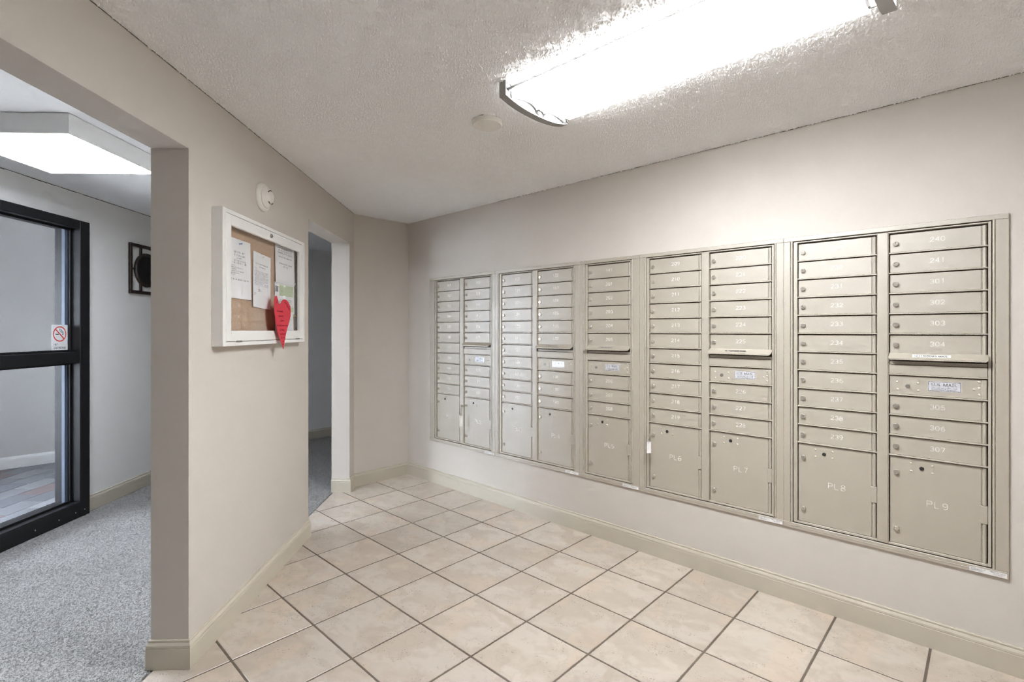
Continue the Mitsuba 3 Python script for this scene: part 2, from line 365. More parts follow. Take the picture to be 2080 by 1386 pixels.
runs = moulding([(XB, 0), (0, 0), (0, -0.565), sm2(OP2[0], 0), sm2(OP2[0], -0.15)], 1)
struct('baseboard_right', runs[0], 'paint_base', 'beige moulded baseboard under the mailboxes', 'baseboard')
struct('baseboard_far', cat(runs[1:]), 'paint_base', 'beige moulded baseboard of the end wall and far doorway jamb', 'baseboard')
runs = moulding([sm2(OP2[1], -0.15), sm2(OP2[1], 0), sm2(OP1[0], 0), sm2(OP1[0], -0.15)], 1, closed=True)
struct('baseboard_left', cat(runs), 'paint_base', 'beige moulded baseboard wrapped around the wall with the notice board', 'baseboard')
runs = moulding([sm2(SF[0] - 0.016, -1.842), sm2(-1.245, -1.842), (-2.17, 1.5)], -1)
struct('baseboard_hall', cat(runs), 'paint_base', 'olive beige baseboard along the hallway wall', 'baseboard')
struct('baseboard_vestibule', cat(moulding([(-3.01, -3.07), (-3.01, -0.37)], -1)), 'paint_base_white', 'white baseboard of the vestibule wall', 'baseboard')

# ------------------------------------------------------------------ black framed glazing between hallway and vestibule
def glazing(key, s0, s1, ztop, m_front, m_back, mats, mull, rail, panes_at, edge=None):
    fr, mx, rz = 0.088, 0.05, rail
    st = lambda a, b, z0, z1, c=0.004: SM(bx(a, b, m_back, m_front, z0, z1, c))
    obj('jamb', st(s0, s0 + fr, 0, ztop), mats, key); obj('jamb', st(s1 - fr, s1, 0, ztop), mats, key)
    obj('head', st(s0 + fr, s1 - fr, ztop - 0.062, ztop), mats, key)
    obj('sill', st(s0 + fr, s1 - fr, 0, 0.112), mats, key)
    cells = [s0 + fr] + [x for x in mull] + [s1 - fr]
    for x in mull: obj('mullion', st(x - mx / 2, x + mx / 2, 0.112, ztop - 0.062), mats, key)
    for i in range(len(cells) - 1):
        a = cells[i] + (mx / 2 if i else 0); b = cells[i + 1] - (mx / 2 if i < len(cells) - 2 else 0)
        obj('rail', st(a, b, rz[0], rz[1]), mats, key)
        for z0, z1 in ((0.112, rz[0]), (rz[1], ztop - 0.062)):
            bd, w = [], 0.014
            for q in ((a, a + w, z0, z1), (b - w, b, z0, z1), (a + w, b - w, z0, z0 + w), (a + w, b - w, z1 - w, z1)):
                bd.append(SM(bx(q[0], q[1], panes_at + 0.004, panes_at + 0.018, q[2], q[3], 0.002)))
            obj('glazing_bead', cat(bd), mats, key)
            if edge:
                bd = []
                for q in ((a, a + 0.012, z0, z1), (a + 0.016, a + 0.030, z0, z1), (b - 0.024, b, z0, z1)):
                    bd.append(SM(bx(q[0], q[1], panes_at - 0.030, panes_at - 0.006, q[2], q[3], 0.002)))
                obj('stop', cat(bd), edge, key, label='blue-grey aluminium glazing stop behind the pane')
            obj('pane', SM(put(ext(sbox(a, z0, b, z1), 0, 0.0002), frame4([0, panes_at, 0], [1, 0, 0], [0, 0, 1], [0, -1, 0])).slice_plane([0, panes_at - 1e-4, 0], [0, 1, 0])), 'glass', key, label='clear glass pane')
window_1 = 'window_1'; USED['window_1'] = 0
labels['window_1'] = {'label': 'black framed floor to head glazing between hallway and vestibule', 'category': 'glass door', 'kind': 'structure'}
glazing('window_1', SF[0], SF[1], 2.172, -1.800, -1.985, 'black_frame', [1.66], (1.130, 1.212), -1.880, 'alu_edge')
labels['window_2'] = {'label': 'black framed entrance glazing of the vestibule to the street', 'category': 'glass door', 'kind': 'structure'}
glazing('window_2', 0.56, 2.66, 2.20, -3.90, -4.02, 'black_frame', [1.61], (0.95, 1.03), -3.96)
scr = []
for s_ in (0.62, 0.70, 0.84, 1.02):
    c_ = trimesh.creation.icosphere(2, 0.0045); c_.apply_scale([1, 0.5, 1]); c_.apply_translation([s_, -1.7995, 0.045]); scr.append(SM(c_))
for c_ in scr: obj('screw', c_, 'nickel', 'window_1', smooth=True)

# ------------------------------------------------------------------ lettering
STROKES = {
 '0': [[(.5, 0), (.15, .1), (0, .5), (.15, .9), (.5, 1), (.85, .9), (1, .5), (.85, .1), (.5, 0)]],
 '1': [[(.3, .8), (.55, 1), (.55, 0)]],
 '2': [[(.05, .75), (.2, .95), (.55, 1), (.9, .9), (.95, .7), (.8, .5), (.1, .1), (.0, 0), (1, 0)]],
 '3': [[(.05, .85), (.3, 1), (.7, 1), (.95, .85), (.9, .6), (.6, .52), (.4, .52)], [(.6, .52), (.95, .4), (1, .2), (.75, .02), (.3, 0), (.0, .15)]],
 '4': [[(.75, 0), (.75, 1), (0, .3), (1, .3)]],
 '5': [[(.9, 1), (.2, 1), (.1, .55), (.5, .63), (.9, .5), (1, .3), (.8, .05), (.4, 0), (.05, .12)]],
 '6': [[(.85, .95), (.5, 1), (.15, .8), (.02, .35), (.2, .05), (.55, 0), (.9, .1), (1, .3), (.85, .52), (.5, .58), (.1, .42)]],
 '7': [[(0, 1), (1, 1), (.4, 0)]],
 '8': [[(.5, .54), (.15, .65), (.1, .85), (.35, 1), (.65, 1), (.9, .85), (.85, .65), (.5, .54), (.1, .42), (0, .2), (.25, 0), (.75, 0), (1, .2), (.9, .42), (.5, .54)]],
 '9': [[(.15, .05), (.5, 0), (.85, .2), (.98, .65), (.8, .95), (.45, 1), (.1, .9), (0, .7), (.15, .48), (.5, .42), (.9, .58)]],
 'P': [[(0, 0), (0, 1), (.65, 1), (.95, .9), (.95, .58), (.65, .48), (0, .48)]],
 'L': [[(0, 1), (0, 0), (.85, 0)]]}
_memo = {}
def engraved(text, w, h, gap, t, depth=0.0004):
    """thin single-stroke lettering centred on the origin of the xy plane"""
    k = (text, w, h, gap, t)
    if k in _memo: return _memo[k].copy()
    tot = len(text) * w + (len(text) - 1) * gap; gs = []
    for i, ch in enumerate(text):
        for st in STROKES[ch]:
            gs.append(LineString([(x * w + i * (w + gap) - tot / 2, y * h - h / 2) for x, y in st]).buffer(t / 2, quad_segs=1, cap_style=2, join_style=2, mitre_limit=2))
    _memo[k] = ext(unary_union(gs), 0, depth); return _memo[k].copy()
def text(s, h, depth=0.0004, bold=False, width=None):
    m = meshkit.text_mesh(s, h, depth, bold)
    b = m.bounds
    m.apply_translation([-(b[0, 0] + b[1, 0]) / 2, -(b[0, 1] + b[1, 1]) / 2, 0])
    if width: m.apply_scale([width / (b[1, 0] - b[0, 0]), 1, 1])
    return m

# ------------------------------------------------------------------ mailboxes
ROW, ZT, ZB = 0.0905, 1.8045, 0.4145
DW = 0.326
REC = -0.005                                        # door faces lie 5 mm behind the wall's surface
_lock = lathe([(0, 0), (0.0112, 0), (0.0112, 0.002), (0.0098, 0.0095), (0.0088, 0.0105), (0.0074, 0.0105), (0.0070, 0.0088), (0.0058, 0.0088), (0.0054, 0.0108), (0, 0.0108)], 20)
_lock.merge_vertices(); trimesh.repair.fix_normals(_lock)
try:
    LOCK = from_m3(to_m3(_lock) - to_m3(bx(-0.0009, 0.0009, -0.0038, 0.0038, 0.006, 0.02)))
    assert len(LOCK.faces) > 50
except Exception:
    LOCK = _lock
RIVET = trimesh.creation.icosphere(1, 0.0052); RIVET.apply_scale([1, 1, 0.75])
CYL = lathe([(0, 0), (0.0082, 0), (0.0082, 0.003), (0.0070, 0.0045), (0, 0.0045)], 16)
DOOR_N = bx(0.0025, 0.3045, 0, 0, 0, 0)
def door_mesh(x, z0, z1, hinge=True):
    return bx(x + 0.0036, x + 0.3055, 0.005, 0.013, z0, z1, 0.0012)
def hinge_mesh(x, z0, z1):
    c = trimesh.creation.cylinder(0.0068, z1 - z0, sections=14); c.apply_scale([0.95, 1.0, 1]); c.apply_translation([x + 0.3155, 0.0085, (z0 + z1) / 2])
    return cat(c, bx(x + 0.3055, x + 0.3095, 0.0075, 0.013, z0, z1, 0.0008))
def mailbox_unit(xA, cols, nums, parcels, label, left_extra=0.0, right_extra=0.0, hood_text='ink', hood_label=False):
    xs = [xA + 0.370 * i for i in range(cols)]
    xE = xs[-1] + DW
    xl, xr = xA - 0.061 - left_extra, xE + 0.0575 + right_extra
    u = thing('mailbox_unit', label, 'mailbox')
    # trim around the unit: flat strips with a rounded bead on the sides
    zt, zb, zi0, zi1 = 1.8355, 0.3730, 0.4017, 1.8138
    def bead(x0, x1):
        t = np.linspace(0, PI, 9); c, r = (x0 + x1) / 2, (x1 - x0) / 2
        return put(ext(Polygon([(c + r * math.cos(a), 0.0045 + 0.0055 * math.sin(a)) for a in t] + [(x0, -0.01), (x1, -0.01)]), zi0, zi1), np.diag([1, -1, 1, 1.0]))
    def fixn(m): trimesh.repair.fix_normals(m); return m
    tr = [bx(xl + 0.0004, xA - 0.031, -0.0085, 0.0, zi0, zi1, 0.0012), bx(xE + 0.022, xr - 0.0004, -0.0085, 0.0, zi0, zi1, 0.0012),
          bx(xl + 0.0004, xr - 0.0004, -0.0095, 0.0, zi1, zt, 0.0015), bx(xl + 0.0004, xr - 0.0004, -0.0095, 0.0, zb, zi0, 0.0015),
          bx(xl + 0.004, xr - 0.004, -0.0112, -0.009, zb + 0.013, zb + 0.0155, 0.0008),
          fixn(bead(xA - 0.0305, xA - 0.0195)), fixn(bead(xE + 0.0125, xE + 0.0215))]
    obj('trim', cat(tr), 'metal_paint', u)
    # housing behind the doors, coloured dark for the shade in the gaps
    obj('housing', cat(bx(xA - 0.019, xE + 0.012, 0.020, 0.108, zi0 - 0.002, zi1 + 0.002)), 'gap_shade', u, label='box body coloured dark for the shade in the gaps between the doors')
    # master frame: stiles, rails and the bars between the compartments
    fy0, fy1 = -0.004, 0.020
    f = [bx(xA - 0.0165, xA, fy0, fy1, zi0 + 0.0035, zi1 - 0.0035, 0.0012), bx(xE, xE + 0.0098, fy0, fy1, zi0 + 0.0035, zi1 - 0.0035, 0.0012),
         bx(xA, xE, fy0, fy1, ZT, zi1 - 0.0035, 0.0012), bx(xA, xE, fy0, fy1, zi0 + 0.0035, ZB, 0.0012)]
    for i, x in enumerate(xs):
        for k in range(1, 12):
            if cols - 1 == i and k == 6: continue
            z = ZT - ROW * k
            f.append(bx(x, x + DW, fy0, fy1, z - 0.0028, z + 0.0028, 0.0010))
    obj('frame', cat(f), 'metal_paint', u)
    for x in xs[:-1]:
        obj('divider', cat(bx(x + DW, x + 0.370, -0.0075, 0.020, zi0 + 0.0035, zi1 - 0.0035, 0.004)), 'metal_paint', u)
    it = iter(nums)
    def tenant(x, k):
        z1, z0 = ZT - ROW * k - 0.0066, ZT - ROW * (k + 1) + 0.0032
        d = obj('tenant_door', door_mesh(x, z0, z1), 'metal_paint', u)
        obj('hinge', hinge_mesh(x, z0, z1), 'metal_paint', d, smooth=35)
        obj('lock', put(LOCK, MAILF(x + 0.0245, REC, ZT - ROW * k - 0.0495)), 'lock_metal', d, smooth=30, label='round cam lock')
        obj('number', put(engraved(next(it), 0.0128, 0.0185, 0.0052, 0.0021), MAILF(x + 0.1674, REC, ZT - ROW * k - 0.0440)), 'engraving', d, label='engraved pale number')
    def rivet(par, x, z):
        obj('rivet', put(RIVET, MAILF(x, REC, z)), 'rivet_paint', par, smooth=True)
    def parcel(x, name):
        z1, z0 = ZT - ROW * 11 - 0.0066, ZB + 0.001
        d = obj('parcel_door', door_mesh(x, z0, z1), 'metal_paint', u, label='tall parcel locker door')
        obj('hinge', cat(hinge_mesh(x, 0.650, z1), hinge_mesh(x, z0, 0.574)), 'metal_paint', d, smooth=35)
        obj('hinge_tab', cat(bx(x + 0.3015, x + 0.3250, -0.0010, 0.012, 0.5755, 0.6485, 0.0015)), 'metal_paint', d)
        obj('lock', put(LOCK, MAILF(x + 0.0265, REC, 0.7349)), 'lock_metal', d, smooth=30, label='round cam lock')
        obj('lock', put(LOCK, MAILF(x + 0.0270, REC, 0.4805)), 'lock_metal', d, smooth=30, label='lower round cam lock')
        obj('carrier_lock', put(CYL, MAILF(x + 0.1150, REC, 0.7635)), 'black_plastic', d, smooth=30, label='small black key cylinder')
        for a, b in ((0.0785, 0.7806), (0.0785, 0.7469), (0.1510, 0.7810), (0.1510, 0.7492)): rivet(d, x + a, b)
        obj('number', put(engraved(name, 0.0175, 0.0260, 0.0085, 0.0022), MAILF(x + 0.1674, REC, 0.6153)), 'engraving', d, label='engraved pale locker name')
    for i, x in enumerate(xs):
        last = i == cols - 1
        for k in range(11):
            if last and k == 6:
                # outgoing slot under its hood, then a plain strip
                obj('slot_plate', cat(bx(x + 0.001, x + 0.3245, 0.004, 0.012, 1.2145, 1.2300, 0.001), bx(x + 0.001, x + 0.3245, 0.004, 0.012, 1.2480, 1.2620, 0.001)), 'metal_paint', u)
                obj('filler_strip', cat(bx(x + 0.001, x + 0.3245, -0.0038, 0.012, 1.1735, 1.2140, 0.0012)), 'metal_paint', u)
                hd = hull([(x + 0.002, 0.006, 1.2680), (x + 0.328, 0.006, 1.2680), (x + 0.002, 0.006, 1.2630), (x + 0.328, 0.006, 1.2630),
                           (x + 0.001, -0.031, 1.2440), (x + 0.327, -0.031, 1.2440), (x + 0.006, -0.031, 1.2370), (x + 0.320, -0.031, 1.2370), (x + 0.006, -0.026, 1.2370), (x + 0.320, -0.026, 1.2370)])
                h = obj('slot_hood', hd, 'metal_paint', u, label='projecting hood over the outgoing mail slot')
                sl = math.atan2(0.024, 0.037); A = frame4([x + 0.148, -0.0135, 1.2556], [1, 0, 0], [0, math.cos(sl), math.sin(sl)], [0, -math.sin(sl), math.cos(sl)])
                if hood_label:
                    obj('label_strip', put(ext(sbox(-0.064, -0.0095, 0.064, 0.0095), 0, 0.0006), A), 'sticker_white', h, label='white label strip')
                if hood_text:
                    A2 = A.copy(); A2[:3, 3] += A[:3, 2] * 0.0007
                    obj('lettering', put(text('OUTGOING MAIL', 0.0105, 0.0003, bold=True, width=0.112), A2), hood_text, h, label='dark lettering OUTGOING MAIL')
            elif last and k == 7:
                z1, z0 = ZT - ROW * 7 - 0.0062, ZT - ROW * 8 + 0.0032
                d = obj('carrier_panel', cat(bx(x + 0.0022, x + 0.3235, 0.005, 0.013, z0, z1, 0.0012), bx(x + 0.3070, x + 0.3220, 0.002, 0.010, z0, z1, 0.0015)), 'metal_paint', u, label='riveted master lock panel')
                for a, b in ((0.0300, 1.1371), (0.0310, 1.1031), (0.1030, 1.1358), (0.1040, 1.1036), (0.2834, 1.1214), (0.3000, 1.1539), (0.3000, 1.1288), (0.3000, 1.1016)): rivet(d, x + a, b)
                obj('carrier_lock', put(CYL, MAILF(x + 0.0665, REC, 1.1201)), 'lock_dark', d, smooth=30, label='dark rimmed key cylinder')
                obj('nameplate', put(cat(ext(sbox(-0.055, -0.0215, 0.055, 0.0215), 0, 0.0008)), MAILF(x + 0.1898, REC, 1.1266)), 'plate_silver', d, label='silver-white US mail plate')
                pl = [put(text('U.S. MAIL', 0.0130, 0.0003, width=0.083), frame4([0, 0.0075, 0], [1, 0, 0], [0, 1, 0], Z_)),
                      put(text('APPROVED BY THE', 0.0046, 0.0003, width=0.083), frame4([0, -0.0065, 0], [1, 0, 0], [0, 1, 0], Z_)),
                      put(text('POSTMASTER GENERAL', 0.0046, 0.0003, width=0.083), frame4([0, -0.0135, 0], [1, 0, 0], [0, 1, 0], Z_)),
                      ext(sbox(-0.0525, -0.0195, 0.0525, 0.0195).difference(sbox(-0.0512, -0.0182, 0.0512, 0.0182)), 0, 0.0003)]
                obj('lettering', put(cat(pl), MAILF(x + 0.1898, REC + 0.0009, 1.1266)), 'ink', d, label='dark lettering U.S. MAIL APPROVED BY THE POSTMASTER GENERAL')
            else:
                tenant(x, k)
        parcel(x, parcels[i])
    st = obj('spec_sticker', put(ext(sbox(-0.056, -0.0095, 0.056, 0.0095), 0, 0.0004), MAILF(xr - 0.062, 0.0113, 0.3868)), 'sticker_white', u, label='white specification sticker')
    pr_ = [put(text('USPS-STD-4C', 0.0042, 0.0002, width=0.048), frame4([-0.028, 0.0055, 0], [1, 0, 0], [0, 1, 0], Z_)),
           put(text('FLORENCE', 0.0055, 0.0002, width=0.034), frame4([0.034, 0.004, 0], [1, 0, 0], [0, 1, 0], Z_)),
           ext(Polygon([(0.004, 0.002), (0.008, 0.0062), (0.015, 0.007), (0.012, 0.0045), (0.0155, 0.0035), (0.0105, 0.0025), (0.008, 0.0045)]), 0, 0.0002)]
    for j in range(3):
        pr_.append(ext(sbox(-0.052, 0.0008 - j * 0.003, -0.010 - 0.006 * j, 0.0018 - j * 0.003), 0, 0.0002))
        if j: pr_.append(ext(sbox(0.014, 0.0008 - j * 0.0032, 0.050 - 0.004 * j, 0.0017 - j * 0.0032), 0, 0.0002))
    obj('print', put(cat(pr_), MAILF(xr - 0.062, 0.01175, 0.3868)), 'ink_grey', st)
    return u
N = lambda a, b: [str(i) for i in range(a, b + 1)]
mailbox_unit(0.434, 2, N(101, 120), ['PL1', 'PL2'], 'double champagne metal mailbox unit nearest the end wall, key hanging from a locker', left_extra=0.026, hood_text=None)
mailbox_unit(1.248, 2, N(121, 140), ['PL3', 'PL4'], 'double mailbox unit beside the narrow unit, shining with reflected daylight', hood_text='ink_grey')
mailbox_unit(2.062, 1, ['141'] + N(201, 208), ['PL5'], 'narrow mailbox unit with a single column of doors and locker PL5', hood_text='ink_grey', right_extra=0.0105)
mailbox_unit(2.517, 2, N(209, 228), ['PL6', 'PL7'], 'double mailbox unit with doors 209 to 228, white key tag on locker PL6', hood_text='ink')
mailbox_unit(3.331, 2, N(229, 239) + ['240', '241'] + N(301, 307), ['PL8', 'PL9'], 'double mailbox unit with doors 229 to 307 and a white outgoing mail label', hood_text='ink', hood_label=True, right_extra=0.004)

# keys left in two parcel lockers
def key_set(x, z, label, tagmat, tagl, drop):
    t = thing('key', label, 'key', 'keys left in the parcel lockers')
    y0 = -0.0060
    blade = bx(x - 0.0011, x + 0.0011, y0 - 0.030, y0, z - 0.004, z + 0.004, 0.0005)
    bow = trimesh.creation.cylinder(0.0115, 0.0024, sections=20); bow.apply_transform(trimesh.transformations.rotation_matrix(PI / 2, [0, 1, 0])); bow.apply_scale([1, 1.25, 1]); bow.apply_translation([x, y0 - 0.041, z])
    hole = trimesh.creation.cylinder(0.003, 0.02, sections=12); hole.apply_transform(trimesh.transformations.rotation_matrix(PI / 2, [0, 1, 0])); hole.apply_translation([x, y0 - 0.048, z])
    obj('blade', cat(blade, from_m3(to_m3(bow) - to_m3(hole))), 'lock_metal', t, smooth=30)
    r = torus(0.0125, 0.0011, 28, 6); r.apply_transform(trimesh.transformations.rotation_matrix(PI / 2, [1, 0, 0])); r.apply_translation([x, y0 - 0.048, z - 0.0115])
    obj('ring', r, 'nickel', t, smooth=True)
    zt_ = z - 0.022 - drop
    if drop > 0.002:
        obj('link', cat([put(torus(0.0045, 0.0008, 14, 5), trimesh.transformations.translation_matrix([x, y0 - 0.048, z - 0.026 - 0.0075 * i]) @ trimesh.transformations.rotation_matrix(PI / 2, [1, 0, 0] if i % 2 else [0, 1, 0])) for i in range(int(drop / 0.0075) + 1)]), 'nickel', t, smooth=True)
    tg = ext(sbox(-0.010, -tagl, 0.010, 0).buffer(0.003, quad_segs=4).difference(Point(0, -0.003).buffer(0.0025)), -0.0016, 0.0016)
    ang = math.radians(38)
    obj('tag', put(tg, frame4([x, y0 - 0.048, zt_ - 0.002], [math.cos(ang), math.sin(ang), 0], [0, 0, 1], [math.sin(ang), -math.cos(ang), 0])), tagmat, t, label='pale plastic key tag')
    return t
key_set(0.803 + 0.0265, 0.7349, 'key with a long clear tag in the lock of locker PL2', 'tag_clear', 0.085, 0.060)
key_set(2.517 + 0.0265, 0.7349, 'key with a short white tag in the lock of locker PL6', 'sticker_white', 0.062, 0.016)

# ------------------------------------------------------------------ notice board on the left wall
nb = thing('notice_board', 'white framed lockable notice board with a cork back and glazed door', 'notice board')
S0, S1, Z0, Z1, DP = 1.261, 2.200, 1.296, 1.911, 0.050
def ring(s0, s1, z0, z1, a0, a1, b0, b1, m0, m1):
    """frame between the outer rectangle (s0..z1) and the inner one"""
    return SM(put(ext(sbox(s0, z0, s1, z1).difference(sbox(a0, b0, a1, b1)), m0, m1), frame4([0, 0, 0], [1, 0, 0], [0, 0, 1], [0, -1, 0]) @ np.diag([1, 1, -1, 1.0])))
def fixed(m): trimesh.repair.fix_normals(m); return m
ds0, ds1, dz0, dz1 = 1.292, 2.171, 1.317, 1.891
gs0, gs1, gz0, gz1 = 1.339, 2.130, 1.366, 1.843
obj('case', fixed(cat(SM(bx(S0, ds0 - 0.002, 0.0, DP, Z0, Z1, 0.0015)), SM(bx(ds1 + 0.002, S1, 0.0, DP, Z0, Z1, 0.0015)), SM(bx(ds0 - 0.002, ds1 + 0.002, 0.0, DP, Z0, dz0 - 0.0022, 0.0015)), SM(bx(ds0 - 0.002, ds1 + 0.002, 0.0, DP, dz1 + 0.0022, Z1, 0.0015)))), 'white_metal', nb)
obj('cork_panel', SM(bx(ds0, ds1, 0.002, 0.010, dz0, dz1)), 'cork', nb, label='tan cork pinning surface')
obj('lining', SM(bx(ds0, ds0 + 0.012, 0.010, 0.034, dz0, dz1)), 'felt_dark', nb, label='dark lining strip inside the case')
door = obj('door', cat(SM(bx(ds0, gs0, 0.034, DP, dz0, dz1, 0.0015)), SM(bx(gs1, ds1, 0.034, DP, dz0, dz1, 0.0015)), SM(bx(gs0, gs1, 0.034, DP, dz0, gz0, 0.0015)), SM(bx(gs0, gs1, 0.034, DP, gz1, dz1, 0.0015))), 'white_metal', nb)
obj('pane', SM(put(ext(sbox(gs0, gz0, gs1, gz1), 0, 0.0002), frame4([0, 0.044, 0], [1, 0, 0], [0, 0, 1], [0, -1, 0])).slice_plane([0, 0.0439, 0], [0, 1, 0])), 'glass', door, label='clear glass of the board door')
obj('lock', put(LOCK, LEFTF(1.73, DP - 0.004, 1.868)), 'nickel', door, smooth=30, label='small round lock')
for s_ in (2.062, 1.372):
    h_ = trimesh.creation.cylinder(0.0042, 0.045, sections=12); h_.apply_transform(trimesh.transformations.rotation_matrix(PI / 2, [0, 1, 0])); h_.apply_translation([s_, DP, 1.3165])
    obj('hinge', SM(h_), 'nickel', door, smooth=30, label='small barrel hinge')

def word_lines(w, h, lines, seed):
    """rows of short strokes that stand for small print: (y, width share, stroke height, indent)"""
    r = random.Random(seed); ms = []
    for y, share, sh, ind in lines:
        x = ind * w; end = x + share * w
        while x < end - 0.002:
            ln = min(end - x, r.uniform(2.2, 5.5) * sh)
            n = max(2, int(ln / (sh * 0.75)))
            for k in range(n):
                xx = x + k * ln / n
                if r.random() < 0.85: ms.append(sbox(xx, -y * h - sh / 2, xx + sh * 0.22, -y * h + sh / 2))
                if r.random() < 0.7: ms.append(sbox(xx, -y * h - sh / 2 + r.choice([0, .4, .8]) * sh, xx + ln / n * 0.75, -y * h - sh / 2 + sh * 0.2 + r.choice([0, .4, .75]) * sh))
            x += ln + 0.7 * sh
    return ext(unary_union(ms), 0, 0.0002)
def sheet(w, h, curl, nx=8, nz=8, thick=0.0004, lift=0.0):
    """paper hanging from its top left corner at the origin of the xy plane, with a gentle curl away from the board"""
    u, v = np.meshgrid(np.linspace(0, 1, nx + 1), np.linspace(0, 1, nz + 1), indexing='ij')
    zz = curl * ((u - 0.5) ** 2 * 4 * 0.5 * (0.4 + v) + 0.5 * v * v) + lift
    P = np.stack([u * w, -v * h, zz], -1).reshape(-1, 3)
    k = nz + 1; i = (np.arange(nx)[:, None] * k + np.arange(nz)[None]).ravel()
    F = np.concatenate([np.stack([i, i + 1, i + k + 1], 1), np.stack([i, i + k + 1, i + k], 1)])
    n = len(P)
    V = np.vstack([P + [0, 0, thick], P]); F = np.vstack([F, F[:, ::-1] + n])
    return trimesh.Trimesh(V, F, process=False), (lambda q: np.c_[q[:, 0], q[:, 1], q[:, 2] + thick + 0.0003 + curl * ((q[:, 0] / w - 0.5) ** 2 * 4 * 0.5 * (0.4 - q[:, 1] / h) + 0.5 * (q[:, 1] / h) ** 2) + lift])
def paper(name, label, s, z, w, h, tilt, lines, curl=0.004, m=0.0108, inkm='ink_grey', extra=(), seed=1, category='paper'):
    t = thing(name, label, category)
    A = LEFTF(s, m, z) @ trimesh.transformations.rotation_matrix(tilt, [0, 0, 1])
    me, lay = sheet(w, h, curl)
    obj('sheet', fixed(put(me, A)), 'paper', t, smooth=True)
    if lines: obj('print', put(bend(word_lines(w, h, lines, seed), lay), A), inkm, t, label='dark print')
    for nm, q, mm in extra: obj(nm, put(bend(ext(q, 0, 0.0001), lay), A), mm, t)
    return t
L1 = [(0.22, .52, .0085, .24), (0.27, .48, .0085, .26), (0.32, .30, .0085, .34), (0.365, .56, .0075, .22), (0.405, .66, .0075, .16),
      (0.45, .22, .0045, .06), (0.485, .58, .0045, .06), (0.515, .30, .0045, .06), (0.545, .62, .0045, .06), (0.575, .46, .0045, .06), (0.60, .24, .0045, .06), (0.68, .84, .0065, .06)]
paper('notice', 'white notice with a bold centred heading under the blue pushpin', 2.085, 1.803, 0.208, 0.284, 0.0, L1, 0.005, seed=3)
L2 = [(0.20, .74, .0055, .12), (0.25, .34, .0045, .34), (0.29, .14, .004, .08)] + [(0.335 + 0.028 * i, .80 - .2 * (i % 4 == 3), .0035, .08) for i in range(10)] + [(0.67, .16, .0035, .32), (0.70, .18, .0035, .32), (0.75, .14, .0035, .06), (0.78, .10, .0035, .06)]
paper('notice', 'white small print letter beside the notice with the blue pushpin', 1.850, 1.772, 0.196, 0.284, math.radians(-3.0), L2, 0.006, m=0.0128, seed=4)
L3 = [(0.05, .80, .0085, .12), (0.115, .76, .0085, .12), (0.175, .70, .0085, .16), (0.235, .76, .0085, .14), (0.335, .68, .0065, .18), (0.50, .66, .0075, .20), (0.57, .24, .0075, .40)]
paper('notice', 'white notice in widely spaced capitals at the top of the cork board, above the calendar', 1.604, 1.862, 0.262, 0.226, 0.0, L3, 0.004, m=0.0150, seed=5)
cal = [('photo', sbox(0.060, -0.075, 0.255, -0.012), 'print_green'), ('photo', sbox(0.060, -0.165, 0.255, -0.135), 'print_green'), ('sidebar', sbox(0.008, -0.055, 0.046, -0.022), 'ink_grey')]
paper('calendar', 'pale calendar sheet with green pictures behind the red heart', 1.604, 1.640, 0.268, 0.176, 0.0, [(0.55 + 0.06 * i, .66, .004, .24) for i in range(4)], 0.003, m=0.0125, extra=cal, seed=6, category='calendar')
paper('notice', 'plain white slip at the bottom of the cork board, under the calendar', 1.60, 1.470, 0.255, 0.103, 0.0, [(0.35, .8, .004, .1), (0.5, .7, .004, .1)], 0.002, m=0.0115, seed=8)
def pin(s, z, m, mt, label):
    p_ = lathe([(0, 0), (0.0045, 0), (0.0045, 0.0015), (0.0024, 0.003), (0.0024, 0.0085), (0.0042, 0.010), (0.0042, 0.0118), (0, 0.012)], 12)
    tag(obj('pushpin', put(p_, LEFTF(s, m, z)), mt, smooth=30), label, 'pushpin')
pin(1.985, 1.783, 0.0135, 'pin_blue', 'blue pushpin holding the notice with the bold heading')
pin(1.752, 1.752, 0.0150, 'white_plastic', 'white pushpin holding the small print letter')
pin(1.345, 1.648, 0.0150, 'white_plastic', 'white pushpin at the edge of the widely spaced capitals notice')
pin(1.345, 1.455, 0.0140, 'pin_gold', 'gold pushpin at the corner of the slip below the calendar')

# red paper heart taped to the board's door
ht = thing('paper_heart', 'red paper heart with handwriting, hanging over the lower door rail of the notice board', 'paper heart')
HP = [(1.635, 1.262), (1.690, 1.345), (1.722, 1.410), (1.736, 1.470), (1.730, 1.512), (1.712, 1.545), (1.694, 1.556), (1.679, 1.548), (1.668, 1.526), (1.655, 1.510), (1.640, 1.513), (1.622, 1.530), (1.600, 1.540), (1.572, 1.540), (1.548, 1.530), (1.532, 1.508), (1.527, 1.480), (1.534, 1.446), (1.556, 1.402), (1.588, 1.350), (1.612, 1.305)]
hp = Polygon([(1.635 - s_, z_ - 1.40) for s_, z_ in HP]).buffer(0.004).buffer(-0.004).simplify(0.0008)
def dense(poly, st):
    gs = []
    a0, b0, a1, b1 = poly.bounds
    for i in range(int((a1 - a0) / st) + 1):
        for j in range(int((b1 - b0) / st) + 1):
            q = poly.intersection(sbox(a0 + i * st, b0 + j * st, a0 + (i + 1) * st, b0 + (j + 1) * st))
            gs += [g for g in getattr(q, 'geoms', [q]) if g.geom_type == 'Polygon' and g.area > 1e-9]
    return gs
def curl_heart(P):
    return np.c_[P[:, 0], P[:, 1], P[:, 2] + 0.010 + 0.055 * np.clip(0.12 - P[:, 1], 0, None) + 1.6 * np.clip(P[:, 0] - 0.03, 0, None) ** 2 + 2.2 * np.clip(-0.05 - P[:, 0], 0, None) ** 2]
hm = cat([ext(g, 0, 0.0006) for g in dense(hp, 0.02)])
